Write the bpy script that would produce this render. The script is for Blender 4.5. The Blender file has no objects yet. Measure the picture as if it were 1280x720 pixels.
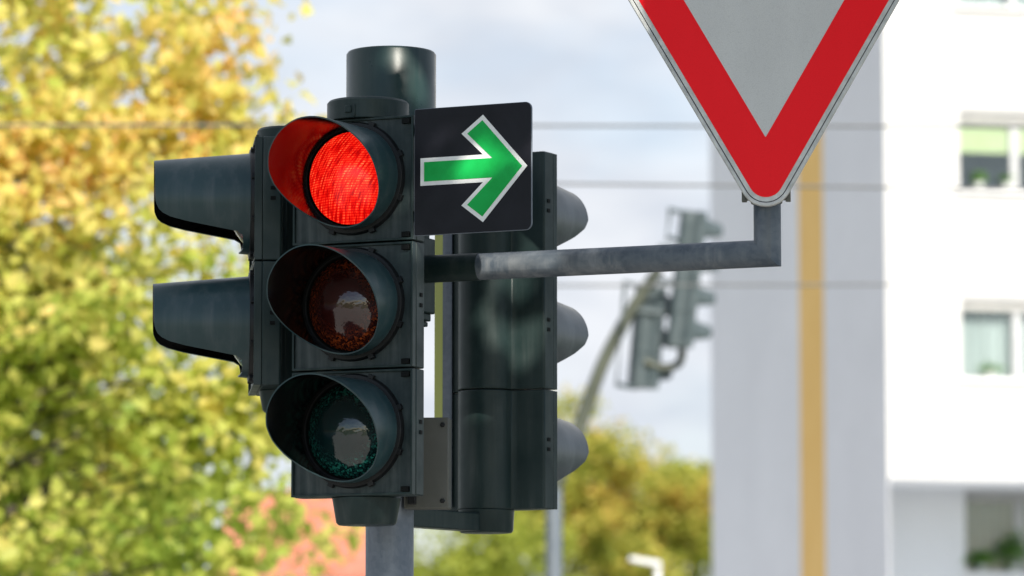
import bpy, bmesh, math, random
import numpy as np
from mathutils import Vector, Matrix
R = math.radians
random.seed(7)
rng = np.random.default_rng(11)

# ------------------------------------------------------------------ scene, camera model
scene = bpy.context.scene
col = scene.collection
F = 5000.0                      # focal length in photo pixels (1280 wide)
CAM = Vector((0, 0, 1.65))
PITCH = math.atan(550 / F)
cp, sp = math.cos(PITCH), math.sin(PITCH)

def at(px, py, Y):
    """world point seen at photo pixel (px, py) at depth Y"""
    u, v = (px - 640) / F, (360 - py) / F
    d = Vector((u, cp - v * sp, sp + v * cp))
    return CAM + d * (Y / d.y)

# ------------------------------------------------------------------ materials
def new_mat(name):
    m = bpy.data.materials.new(name)
    m.use_nodes = True
    nt = m.node_tree
    return m, nt, nt.nodes['Principled BSDF']

def nd(nt, t, **kw):
    n = nt.nodes.new(t)
    for k, v in kw.items():
        if k in n.inputs: n.inputs[k].default_value = v
        else: setattr(n, k, v)
    return n

def ramp(nt, fac, stops):
    r = nt.nodes.new('ShaderNodeValToRGB')
    el = r.color_ramp.elements
    while len(el) < len(stops): el.new(0.5)
    for e, (p, c) in zip(el, stops):
        e.position = p
        e.color = (*c, 1) if len(c) == 3 else c
    nt.links.new(fac, r.inputs[0])
    return r

def coords(nt, scale=(1, 1, 1), rot=(0, 0, 0), kind='Object'):
    tc = nt.nodes.new('ShaderNodeTexCoord')
    mp = nt.nodes.new('ShaderNodeMapping')
    mp.inputs['Scale'].default_value = scale
    mp.inputs['Rotation'].default_value = rot
    nt.links.new(tc.outputs[kind], mp.inputs[0])
    return mp.outputs[0]

def noise(nt, vec, scale, detail=4, rough=0.55, dist=0):
    n = nd(nt, 'ShaderNodeTexNoise')
    n.inputs['Scale'].default_value = scale
    n.inputs['Detail'].default_value = detail
    n.inputs['Roughness'].default_value = rough
    n.inputs['Distortion'].default_value = dist
    nt.links.new(vec, n.inputs['Vector'])
    return n.outputs[0]

def mapr(nt, v, a, b, c, d):
    m = nd(nt, 'ShaderNodeMapRange')
    for i, x in enumerate((a, b, c, d)): m.inputs[1 + i].default_value = x
    nt.links.new(v, m.inputs[0])
    return m.outputs[0]

def bump(nt, h, strength, dist, bsdf):
    b = nd(nt, 'ShaderNodeBump')
    b.inputs['Strength'].default_value = strength
    b.inputs['Distance'].default_value = dist
    nt.links.new(h, b.inputs['Height'])
    nt.links.new(b.outputs[0], bsdf.inputs['Normal'])

def mottled(name, c1, c2, scale=6, rough=(0.35, 0.5), lo=0.35, hi=0.7, bstr=0.1, stretch=(1, 1, 1), spec=0.5, metal=0, coat=0, spangle=0, dust=None):
    m, nt, b = new_mat(name)
    v = coords(nt, stretch)
    n = noise(nt, v, scale, 6, 0.6, 0.3)
    if spangle:                      # zinc crystals
        vo = nd(nt, 'ShaderNodeTexVoronoi'); vo.inputs['Scale'].default_value = 85
        nt.links.new(coords(nt), vo.inputs['Vector'])
        ad = nd(nt, 'ShaderNodeMath', operation='MULTIPLY_ADD'); ad.inputs[1].default_value = spangle
        sp_ = nd(nt, 'ShaderNodeSeparateColor'); nt.links.new(vo.outputs['Color'], sp_.inputs[0])
        nt.links.new(sp_.outputs[0], ad.inputs[0]); nt.links.new(n, ad.inputs[2]); n = ad.outputs[0]
    r = ramp(nt, n, [(lo, c1), (hi, c2)])
    cout = r.outputs[0]
    if dust:                         # rain streaks and dust settled on old plastic
        ns = noise(nt, coords(nt, (1, 1, .07)), 34, 5, .62)
        nb = noise(nt, coords(nt), 4.3, 4, .6)
        mu = nd(nt, 'ShaderNodeMath', operation='MULTIPLY')
        nt.links.new(mapr(nt, ns, .46, .72, 0, 1), mu.inputs[0]); nt.links.new(mapr(nt, nb, .38, .66, .05, .75), mu.inputs[1])
        mxd = nd(nt, 'ShaderNodeMix', data_type='RGBA'); mxd.inputs[7].default_value = (*dust, 1)
        nt.links.new(mu.outputs[0], mxd.inputs[0]); nt.links.new(cout, mxd.inputs[6]); cout = mxd.outputs[2]
    nt.links.new(cout, b.inputs['Base Color'])
    n2 = noise(nt, v, scale * 3.1, 5, 0.6)
    nt.links.new(mapr(nt, n2, 0.3, 0.7, *rough), b.inputs['Roughness'])
    b.inputs['Specular IOR Level'].default_value = spec
    b.inputs['Metallic'].default_value = metal
    b.inputs['Coat Weight'].default_value = coat
    n3 = noise(nt, v, scale * 12, 3, 0.6)
    bump(nt, n3, bstr, 0.002, b)
    return m

MAT = {}
MAT['green_plastic'] = mottled('dark_green_plastic', (.010, .022, .022), (.024, .040, .039), 5, (.3, .48), .35, .72, .08, spec=.22, dust=(.06, .072, .07))
MAT['door_plastic'] = mottled('dusty_green_plastic', (.009, .019, .020), (.048, .064, .067), 8, (.3, .5), .42, .82, .1, spec=.3, dust=(.10, .115, .115))
MAT['visor_plastic'] = mottled('visor_plastic', (.013, .038, .043), (.027, .058, .065), 4, (.26, .42), .35, .75, .08, spec=.4, dust=(.075, .095, .10))
MAT['visor_weathered_skylit'] = mottled('weathered_skylit_visor', (.038, .052, .058), (.10, .12, .13), 5, (.28, .42), .3, .75, .1, spec=.5, dust=(.15, .17, .18))  # weathered grey, also paled to stand in for sky light on the hoods
MAT['visor_inside'] = mottled('black_visor_plastic', (.002, .002, .002), (.004, .004, .004), 20, (.05, .10), .3, .7, .12, spec=.85)
MAT['black'] = mottled('black_fitting', (.004, .005, .006), (.009, .010, .011), 20, (.4, .5), spec=.3)
MAT['gap'] = mottled('dark_gap', (.002, .003, .003), (.004, .005, .005), 20, (.6, .7), spec=.15)
MAT['galv'] = mottled('galvanised_pole', (.11, .135, .17), (.22, .245, .28), 14, (.42, .62), .4, .9, .15, (1, 1, .22), .4, .25, spangle=.12)
MAT['arm_galv'] = mottled('weathered_zinc_arm', (.060, .080, .105), (.19, .21, .23), 11, (.42, .58), .42, .95, .25, (.5, 1, 1), .35, .1, spangle=.09, dust=(.30, .31, .32))
MAT['cap_paint'] = mottled('glossy_green_cap', (.010, .026, .027), (.022, .044, .041), 5, (.26, .38), .3, .7, .05, (1, 1, 1), .35, dust=(.06, .07, .068))
MAT['plate_grey'] = mottled('grey_brown_plate', (.075, .078, .066), (.105, .105, .092), 8, (.4, .55))
MAT['lime_reflection'] = mottled('lime_grey_reflection', (.42, .46, .10), (.52, .55, .18), 5, (.3, .4), .3, .7, .05, (1, 1, .2))
MAT['sign_edge'] = mottled('aluminium_edge', (.42, .43, .42), (.62, .63, .62), 30, (.4, .6), .35, .7, .2, (1, 1, 1), .5, .3)
MAT['sign_back'] = mottled('sign_back_grey', (.2, .21, .22), (.28, .29, .3), 10, (.5, .6))
MAT['mast_olive'] = mottled('olive_grey_mast', (.05, .058, .042), (.09, .10, .075), 3, (.45, .55))
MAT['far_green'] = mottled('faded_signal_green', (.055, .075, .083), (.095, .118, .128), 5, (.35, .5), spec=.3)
MAT['wire'] = mottled('cable_grey', (.10, .103, .108), (.14, .143, .15), 5, (.5, .6))
MAT['bark'] = mottled('bark', (.05, .042, .03), (.14, .12, .09), 9, (.8, .9), .3, .7, .6, (1, 1, .25))
MAT['shade_lifted_render'] = mottled('white_shade_lifted_render', (.76, .77, .78), (.82, .83, .84), .6, (.8, .9), .3, .7, .15)  # same white render as the facade, kept lighter to offset the overhang's shade
MAT['facade'] = mottled('white_sunlit_render', (.54, .54, .54), (.60, .60, .59), .9, (.8, .9), .3, .7, .15, dust=(.50, .50, .485))  # sunlit copy of the white render, darkened to hold back the sun
MAT['side_render'] = mottled('pale_grey_render', (.66, .67, .70), (.73, .74, .77), .35, (.8, .9), .3, .7, .15, dust=(.6, .6, .61))
MAT['ochre'] = mottled('ochre_render', (.76, .48, .15), (.82, .54, .19), .6, (.8, .9))
MAT['frame_white'] = mottled('white_window_frame', (.72, .72, .72), (.8, .8, .8), 4, (.35, .45))
MAT['window_frame'] = mottled('light_grey_window_frame', (.42, .43, .44), (.5, .51, .52), 4, (.4, .5))
MAT['room_dark'] = mottled('dark_room', (.24, .30, .34), (.33, .40, .44), 2, (.8, .9))
MAT['frame_grey'] = mottled('grey_window_reveal', (.36, .36, .35), (.44, .44, .42), 4, (.5, .6))
MAT['blind'] = mottled('lime_blind', (.80, .86, .45), (.86, .9, .55), 3, (.7, .8))
MAT['curtain'] = mottled('white_curtain', (.62, .65, .65), (.78, .8, .8), 4, (.8, .9), .35, .65, .1, (4, 1, .1))
MAT['interior'] = mottled('dim_interior', (.30, .31, .36), (.42, .43, .48), 2, (.8, .9))
MAT['roof_tile'] = mottled('red_roof_tiles', (.48, .14, .085), (.60, .22, .15), 3, (.7, .85))
MAT['cream'] = mottled('cream_render', (.66, .62, .52), (.74, .7, .6), 1, (.8, .9))
MAT['lamp_white'] = mottled('pale_lamp_metal', (.6, .61, .62), (.7, .71, .72), 4, (.35, .5))
MAT['asphalt'] = mottled('asphalt', (.04, .04, .042), (.065, .065, .066), 1.2, (.8, .95))
MAT['paving'] = mottled('concrete_paving', (.24, .235, .225), (.34, .33, .31), 1.5, (.8, .95))
MAT['pale_bounce_slab'] = mottled('pale_paving', (.42, .415, .41), (.5, .495, .485), 1.5, (.8, .95))
MAT['block_paving'] = mottled('grey_block_paving', (.20, .225, .27), (.27, .295, .34), 1.5, (.8, .95))
MAT['grass'] = mottled('grass_ground', (.045, .075, .018), (.10, .13, .035), .8, (.85, .95))
MAT['paint'] = mottled('road_paint', (.7, .7, .68), (.8, .8, .78), 2, (.6, .7))
MAT['pot'] = mottled('pale_pot', (.5, .52, .5), (.6, .62, .6), 8, (.7, .8))

def sheeting(name, c1, c2):
    """retroreflective sheeting: fine cells, slightly dusty"""
    m, nt, b = new_mat(name)
    v = coords(nt)
    vo = nd(nt, 'ShaderNodeTexVoronoi', feature='DISTANCE_TO_EDGE')
    vo.inputs['Scale'].default_value = 260
    nt.links.new(v, vo.inputs['Vector'])
    cell = mapr(nt, vo.outputs['Distance'], 0, .12, 0, 1)
    n = noise(nt, coords(nt, (1, 1, .35)), 10, 6, .6)
    mix = nd(nt, 'ShaderNodeMath', operation='MULTIPLY_ADD')
    nt.links.new(cell, mix.inputs[0]); mix.inputs[1].default_value = .45
    nt.links.new(mapr(nt, n, .3, .7, .2, .5), mix.inputs[2])
    r = ramp(nt, mix.outputs[0], [(0, c1), (1, c2)])
    nt.links.new(r.outputs[0], b.inputs['Base Color'])
    b.inputs['Roughness'].default_value = .32
    b.inputs['Specular IOR Level'].default_value = .15
    bump(nt, vo.outputs['Distance'], .12, .0006, b)
    return m
MAT['sheet_white'] = sheeting('white_sheeting', (.44, .445, .445), (.60, .61, .605))
MAT['sheet_red'] = sheeting('red_sheeting', (.82, .003, .009), (.93, .006, .015))
MAT['arrow_black'] = mottled('black_sheeting', (.005, .005, .008), (.011, .011, .016), 7, (.3, .42), .35, .7, .04, spec=.2)
MAT['arrow_white'] = mottled('arrow_border_white', (.68, .69, .68), (.76, .77, .76), 20, (.35, .45))
MAT['arrow_green'] = mottled('arrow_green_sheeting', (.006, .32, .055), (.010, .42, .085), 12, (.35, .45), spec=.15)

def lens_material(name, kind):
    m, nt, b = new_mat(name)
    if kind == 'red':
        # moulded ribs running diagonally across the lens
        v = coords(nt, (1, 1, 1), (0, R(-27), 0))
        st = nd(nt, 'ShaderNodeMapping'); st.inputs['Scale'].default_value = (210, .01, 26)
        nt.links.new(v, st.inputs[0])
        n1 = noise(nt, st.outputs[0], 1, 3, .6, .05)
        wv = nd(nt, 'ShaderNodeTexWave', wave_type='BANDS', bands_direction='X')
        wv.inputs['Scale'].default_value = 24
        wv.inputs['Distortion'].default_value = 0
        wv.inputs['Detail'].default_value = 0
        wv.inputs['Detail Scale'].default_value = 1.5
        nt.links.new(v, wv.inputs['Vector'])
        fine = nd(nt, 'ShaderNodeTexWave', wave_type='BANDS', bands_direction='Z')
        fine.inputs['Scale'].default_value = 55
        nt.links.new(coords(nt), fine.inputs['Vector'])
        mul = nd(nt, 'ShaderNodeMath', operation='MULTIPLY')
        nt.links.new(mapr(nt, n1, .40, .68, .0, 1), mul.inputs[0])
        nt.links.new(mapr(nt, wv.outputs['Fac'], .2, .9, .7, 1), mul.inputs[1])
        mul2 = nd(nt, 'ShaderNodeMath', operation='MULTIPLY')
        nt.links.new(mul.outputs[0], mul2.inputs[0])
        nt.links.new(mapr(nt, fine.outputs['Fac'], 0, 1, .3, 1.15), mul2.inputs[1])
        core = nd(nt, 'ShaderNodeVectorMath', operation='DISTANCE'); core.inputs[1].default_value = (.024, -.04, .004)
        nt.links.new(coords(nt), core.inputs[0])
        hot = mapr(nt, core.outputs['Value'], .0, .05, .38, 0)
        adh = nd(nt, 'ShaderNodeMath', operation='ADD'); nt.links.new(mul2.outputs[0], adh.inputs[0]); nt.links.new(hot, adh.inputs[1])
        mul2 = adh
        r = ramp(nt, mul2.outputs[0], [(0, (.42, .0008, .0008)), (.16, (.80, .003, .002)), (.45, (1.0, .03, .010)), (.8, (1.0, .15, .045)), (1, (1, .27, .10))])
        nt.links.new(r.outputs[0], b.inputs['Emission Color'])
        b.inputs['Emission Strength'].default_value = .7
        b.inputs['Base Color'].default_value = (.25, .003, .003, 1)
        b.inputs['Roughness'].default_value = .25
        bump(nt, mul.outputs[0], .3, .001, b)
    else:
        v = coords(nt)
        vo = nd(nt, 'ShaderNodeTexVoronoi'); vo.inputs['Scale'].default_value = 230
        nt.links.new(v, vo.inputs['Vector'])
        spk = mapr(nt, vo.outputs['Color'], .35, 1, 0, .8)
        # speckled ring of the diffuser, dark middle
        le = nd(nt, 'ShaderNodeVectorMath', operation='LENGTH')
        fl = nd(nt, 'ShaderNodeVectorMath', operation='MULTIPLY'); fl.inputs[1].default_value = (1, 0, 1)
        nt.links.new(v, fl.inputs[0]); nt.links.new(fl.outputs[0], le.inputs[0])
        ring = mapr(nt, le.outputs['Value'], .055, .088, 0, 1)
        mu = nd(nt, 'ShaderNodeMath', operation='MULTIPLY')
        nt.links.new(spk, mu.inputs[0]); nt.links.new(ring, mu.inputs[1])
        if kind == 'dark_red':
            st = [(0, (.02, .002, .002)), (.25, (.08, .006, .005)), (.8, (.3, .02, .015))]
        elif kind == 'amber':
            st = [(0, (.030, .005, .004)), (.25, (.08, .014, .006)), (.8, (.42, .08, .015))]
        else:
            st = [(0, (.001, .014, .015)), (.25, (.006, .035, .032)), (.8, (.03, .26, .2))]
        r = ramp(nt, mu.outputs[0], st)
        nt.links.new(r.outputs[0], b.inputs['Base Color'])
        b.inputs['Roughness'].default_value = .35
        b.inputs['Coat Weight'].default_value = 1
        b.inputs['Coat Roughness'].default_value = .05
        b.inputs['Coat IOR'].default_value = 1.7
        b.inputs['Specular IOR Level'].default_value = .08
        bump(nt, vo.outputs['Distance'], .25, .001, b)
        nz = noise(nt, coords(nt), 26, 3, .6)
        b2 = nd(nt, 'ShaderNodeBump'); b2.inputs['Strength'].default_value = .22; b2.inputs['Distance'].default_value = .012
        nt.links.new(nz, b2.inputs['Height']); nt.links.new(b2.outputs[0], b.inputs['Coat Normal'])
    return m
for k in ('red', 'amber', 'green', 'dark_red'): MAT['lens_' + k] = lens_material(k + '_lens', k)

def glass_mat():
    m, nt, b = new_mat('window_glass')
    b.inputs['Base Color'].default_value = (1, 1, 1, 1)
    out = nt.nodes['Material Output']
    tr = nd(nt, 'ShaderNodeBsdfTransparent'); tr.inputs[0].default_value = (.82, .86, .86, 1)
    gl = nd(nt, 'ShaderNodeBsdfGlossy'); gl.inputs['Roughness'].default_value = .02
    fr = nd(nt, 'ShaderNodeFresnel'); fr.inputs[0].default_value = 1.6
    ad = nd(nt, 'ShaderNodeMath', operation='ADD'); ad.inputs[1].default_value = .02
    nt.links.new(fr.outputs[0], ad.inputs[0])
    mx = nd(nt, 'ShaderNodeMixShader')
    nt.links.new(ad.outputs[0], mx.inputs[0]); nt.links.new(tr.outputs[0], mx.inputs[1]); nt.links.new(gl.outputs[0], mx.inputs[2])
    nt.links.new(mx.outputs[0], out.inputs[0])
    return m
MAT['glass'] = glass_mat()

def leaf_mat(name, stops, nscale, zlo=None, zhi=None, trans=.45):
    """each leaf its own colour: random per leaf, drifting over the crown; zlo..zhi turns the upper crown yellower"""
    m, nt, b = new_mat(name)
    geo = nd(nt, 'ShaderNodeNewGeometry')
    v = coords(nt)
    n = noise(nt, v, nscale, 3, .5)
    a = nd(nt, 'ShaderNodeMath', operation='MULTIPLY_ADD')
    nt.links.new(geo.outputs['Random Per Island'], a.inputs[0]); a.inputs[1].default_value = .42
    nt.links.new(mapr(nt, n, .28, .72, -.07, .66), a.inputs[2])
    fac = a.outputs[0]
    if zlo is not None:
        sx = nd(nt, 'ShaderNodeSeparateXYZ'); nt.links.new(v, sx.inputs[0])
        z = mapr(nt, sx.outputs[2], zlo, zhi, -.34, .26)
        ad = nd(nt, 'ShaderNodeMath', operation='ADD'); nt.links.new(fac, ad.inputs[0]); nt.links.new(z, ad.inputs[1])
        fac = ad.outputs[0]
    r = ramp(nt, fac, stops)
    nt.links.new(r.outputs[0], b.inputs['Base Color'])
    b.inputs['Roughness'].default_value = .5
    b.inputs['Specular IOR Level'].default_value = .35
    tr = nd(nt, 'ShaderNodeBsdfTranslucent'); nt.links.new(r.outputs[0], tr.inputs[0])
    mx = nd(nt, 'ShaderNodeMixShader'); mx.inputs[0].default_value = trans
    nt.links.new(b.outputs[0], mx.inputs[1]); nt.links.new(tr.outputs[0], mx.inputs[2])
    nt.links.new(mx.outputs[0], nt.nodes['Material Output'].inputs[0])
    return m
MAT['leaf_autumn'] = leaf_mat('autumn_maple_leaves', [(.0, (.25, .36, .055)), (.30, (.48, .55, .10)), (.55, (.74, .70, .19)), (.8, (.86, .68, .23)), (1, (.86, .54, .22))], 1.1, 1.6, 7.6, .56)
MAT['leaf_olive'] = leaf_mat('olive_autumn_leaves', [(.05, (.20, .25, .04)), (.4, (.38, .42, .07)), (.7, (.58, .50, .10)), (1, (.66, .36, .11))], .7)
MAT['leaf_lime'] = leaf_mat('lime_green_leaves', [(.05, (.17, .22, .03)), (.5, (.36, .42, .06)), (1, (.56, .54, .10))], .7)
MAT['leaf_green'] = leaf_mat('green_leaves', [(.1, (.045, .08, .015)), (.6, (.09, .13, .025)), (1, (.15, .18, .03))], .8)
MAT['leaf_plant'] = leaf_mat('houseplant_leaves', [(.1, (.06, .16, .03)), (.6, (.14, .30, .05)), (1, (.25, .42, .06))], 3)

# ------------------------------------------------------------------ mesh helpers
def link(name, me, mat, parent=None, bevel=0, smooth=True, ang=35):
    o = bpy.data.objects.new(name, me)
    col.objects.link(o)
    if mat is not None:
        if isinstance(mat, (list, tuple)):
            for x in mat: me.materials.append(MAT[x])
        else: me.materials.append(MAT[mat])
    if smooth and len(me.polygons):
        me.polygons.foreach_set('use_smooth', [True] * len(me.polygons))
        me.set_sharp_from_angle(angle=R(ang))
    if bevel:
        md = o.modifiers.new('edge', 'BEVEL'); md.width = bevel; md.segments = 2
        md.limit_method = 'ANGLE'; md.angle_limit = R(40); md.harden_normals = False
    if parent is not None: o.parent = parent
    return o

def obj(name, bm, mat, parent=None, bevel=0, smooth=True, ang=35):
    bmesh.ops.recalc_face_normals(bm, faces=bm.faces)
    me = bpy.data.meshes.new(name)
    bm.to_mesh(me); bm.free()
    return link(name, me, mat, parent, bevel, smooth, ang)

def empty(name, loc, rz=0, parent=None):
    o = bpy.data.objects.new(name, None); col.objects.link(o)
    o.empty_display_size = .1
    o.location = loc; o.rotation_euler = (0, 0, rz)
    if parent is not None: o.parent = parent
    return o

def tag(o, label, cat, group=None):
    o['label'] = label; o['category'] = cat
    if group: o['group'] = group
    return o

def kind(o, k):
    o['kind'] = k
    return o

def add_box(bm, x0, x1, y0, y1, z0, z1, M=None, mi=0):
    vs = [bm.verts.new((x, y, z)) for x in (x0, x1) for y in (y0, y1) for z in (z0, z1)]
    for f in ((0, 1, 3, 2), (4, 6, 7, 5), (0, 4, 5, 1), (2, 3, 7, 6), (0, 2, 6, 4), (1, 5, 7, 3)):
        fc = bm.faces.new([vs[i] for i in f]); fc.material_index = mi
    if M is not None: bmesh.ops.transform(bm, matrix=M, verts=vs)
    return vs

def add_lathe(bm, prof, n=48, c=(0, 0, 0), axis='z', cap=True):
    """prof: list of (r, h); revolve round axis through c"""
    rings = []
    for r, h in prof:
        ring = []
        for i in range(n):
            a = 2 * math.pi * i / n
            if axis == 'z': p = (c[0] + r * math.cos(a), c[1] + r * math.sin(a), c[2] + h)
            else: p = (c[0] + r * math.cos(a), c[1] + h, c[2] + r * math.sin(a))
            ring.append(bm.verts.new(p))
        rings.append(ring)
    for a, b in zip(rings, rings[1:]):
        for i in range(n):
            bm.faces.new((a[i], a[(i + 1) % n], b[(i + 1) % n], b[i]))
    if cap:
        bm.faces.new(rings[0]); bm.faces.new(rings[-1])
    return rings

def add_tube(bm, pts, rad, n=24, cap=True):
    pts = [Vector(p) for p in pts]
    rads = rad if isinstance(rad, (list, tuple)) else [rad] * len(pts)
    rings = []; ref = None
    for i, p in enumerate(pts):
        if i == 0: t = (pts[1] - p).normalized()
        elif i == len(pts) - 1: t = (p - pts[-2]).normalized()
        else: t = ((p - pts[i - 1]).normalized() + (pts[i + 1] - p).normalized()).normalized()
        if ref is None:
            ref = Vector((0, 0, 1)) if abs(t.z) < .9 else Vector((1, 0, 0))
        a = (ref - t * ref.dot(t)).normalized(); b = t.cross(a); ref = a
        k = 1.0
        if 0 < i < len(pts) - 1:
            d0 = (p - pts[i - 1]).normalized()
            k = 1 / max(.5, t.dot(d0))
        ring = []
        for j in range(n):
            an = 2 * math.pi * j / n
            off = a * math.cos(an) + b * math.sin(an)
            if k > 1.02:
                d0 = (p - pts[i - 1]).normalized(); d1 = (pts[i + 1] - p).normalized()
                bn = (d1 - d0).normalized()
                off = off + bn * off.dot(bn) * (k - 1)
            ring.append(bm.verts.new(p + off * rads[i]))
        rings.append(ring)
    for a, b in zip(rings, rings[1:]):
        for j in range(n):
            bm.faces.new((a[j], a[(j + 1) % n], b[(j + 1) % n], b[j]))
    if cap:
        bm.faces.new(rings[0]); bm.faces.new(rings[-1])

def add_prism(bm, pts, y0, y1, holes=None):
    """polygon in local xz extruded from y0 to y1"""
    a = [bm.verts.new((x, y0, z)) for x, z in pts]
    b = [bm.verts.new((x, y1, z)) for x, z in pts]
    n = len(pts)
    for i in range(n):
        bm.faces.new((a[i], a[(i + 1) % n], b[(i + 1) % n], b[i]))
    if holes is None:
        bm.faces.new(a); bm.faces.new(b)
    else:           # ring of the same vertex count
        c = [bm.verts.new((x, y0, z)) for x, z in holes]
        d = [bm.verts.new((x, y1, z)) for x, z in holes]
        for i in range(n):
            j = (i + 1) % n
            bm.faces.new((c[i], c[j], d[j], d[i]))
            bm.faces.new((a[i], a[j], c[j], c[i]))
            bm.faces.new((b[i], b[j], d[j], d[i]))

def inset_poly(pts, d):
    n = len(pts); out = []
    area = sum(pts[i][0] * pts[(i + 1) % n][1] - pts[(i + 1) % n][0] * pts[i][1] for i in range(n))
    s = 1 if area > 0 else -1
    for i in range(n):
        p0, p1, p2 = (Vector(pts[(i + k) % n]) for k in (-1, 0, 1))
        e0, e1 = (p1 - p0).normalized(), (p2 - p1).normalized()
        n0, n1 = Vector((-e0.y, e0.x)) * s, Vector((-e1.y, e1.x)) * s
        m = (n0 + n1).normalized()
        out.append(tuple(p1 + m * (d / m.dot(n0))))
    return out

def rounded_poly(pts, r, seg=10):
    """pts: list of (x, z), r: radius or list"""
    n = len(pts); out = []
    for i in range(n):
        rr = r[i] if isinstance(r, (list, tuple)) else r
        p0, p1, p2 = (Vector(pts[(i + k) % n]) for k in (-1, 0, 1))
        if rr <= 1e-5: out += [tuple(p1)] * (seg + 1) if False else [tuple(p1)]; continue
        a, b = (p0 - p1).normalized(), (p2 - p1).normalized()
        half = a.angle(b) / 2
        c = p1 + (a + b).normalized() * (rr / math.sin(half))
        t0 = p1 + a * (rr / math.tan(half)); t1 = p1 + b * (rr / math.tan(half))
        a0 = math.atan2(t0.y - c.y, t0.x - c.x); a1 = math.atan2(t1.y - c.y, t1.x - c.x)
        da = (a1 - a0 + math.pi) % (2 * math.pi) - math.pi
        for k in range(seg + 1):
            an = a0 + da * k / seg
            out.append((c.x + rr * math.cos(an), c.y + rr * math.sin(an)))
    return out

# ------------------------------------------------------------------ traffic light heads
MH = .2935          # one lamp compartment is this tall
MW = .3125          # and this wide

def visor_mesh(table, r0=.121, taper=.012, y0=-.004, th=.003, n=72, seg=10):
    ph = np.array([t[0] for t in table], float); ll = np.array([t[1] for t in table], float)
    Lm = ll.max()
    bm = bmesh.new()
    outer, inner = [], []
    for k in range(seg + 1):
        ro, ri = [], []
        for i in range(n):
            a = -180 + 360 * i / n
            L = float(np.interp(a, ph, ll)); t = L * k / seg
            r = r0 - taper * t / Lm
            s, c = math.sin(R(a)), math.cos(R(a))
            ro.append(bm.verts.new((r * s, y0 - t, r * c)))
            ri.append(bm.verts.new(((r - th) * s, y0 - t, (r - th) * c)))
        outer.append(ro); inner.append(ri)
    def bridge(A, B, mi):
        for i in range(n):
            j = (i + 1) % n
            f = bm.faces.new((A[i], A[j], B[j], B[i])); f.material_index = mi
    for k in range(seg):
        bridge(outer[k], outer[k + 1], 0); bridge(inner[k], inner[k + 1], 1)
    bridge(outer[-1], inner[-1], 0); bridge(outer[0], inner[0], 0)
    return bm

FRONT_VISOR = [(-180, .038), (-150, .06), (-135, .10), (-120, .142), (-105, .178), (-90, .200), (-70, .213), (-45, .219), (-15, .222), (0, .218),
               (25, .205), (45, .182), (60, .158), (75, .135), (90, .115), (110, .085), (135, .055), (160, .04), (180, .038)]
SIDE_VISOR = [(-180, .03), (-160, .022), (-145, .022), (-131, .025), (-124, .11), (-118, .178), (-112, .208), (-104, .223), (-94, .229), (-75, .230), (0, .232),
              (75, .230), (94, .229), (104, .223), (112, .208), (118, .178), (124, .11), (131, .025), (145, .022), (160, .022), (180, .03)]

def lens_mesh(r=.109, bulge=.058, y=-.008, nr=10, n=56):
    bm = bmesh.new()
    c = bm.verts.new((0, y - bulge, 0)); prev = None
    for k in range(1, nr + 1):
        rr = r * k / nr
        yy = y - bulge * (1 - (k / nr) ** 2)
        ring = [bm.verts.new((rr * math.cos(2 * math.pi * i / n), yy, rr * math.sin(2 * math.pi * i / n))) for i in range(n)]
        for i in range(n):
            j = (i + 1) % n
            if prev is None: bm.faces.new((c, ring[i], ring[j]))
            else: bm.faces.new((prev[i], ring[i], ring[j], prev[j]))
        prev = ring
    return bm

def shell_profile():
    w = MW / 2
    pts = [(-w, .016), (-w, .058), (-w + .006, .062), (-.086, .067), (-.071, .076)]
    for i in range(1, 12):
        a = math.pi - math.pi * i / 12
        pts.append((.071 * math.cos(a), .078 + .068 * math.sin(a)))
    pts += [(.071, .076), (.086, .067), (w - .006, .062), (w, .058), (w, .016)]
    return pts

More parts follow.
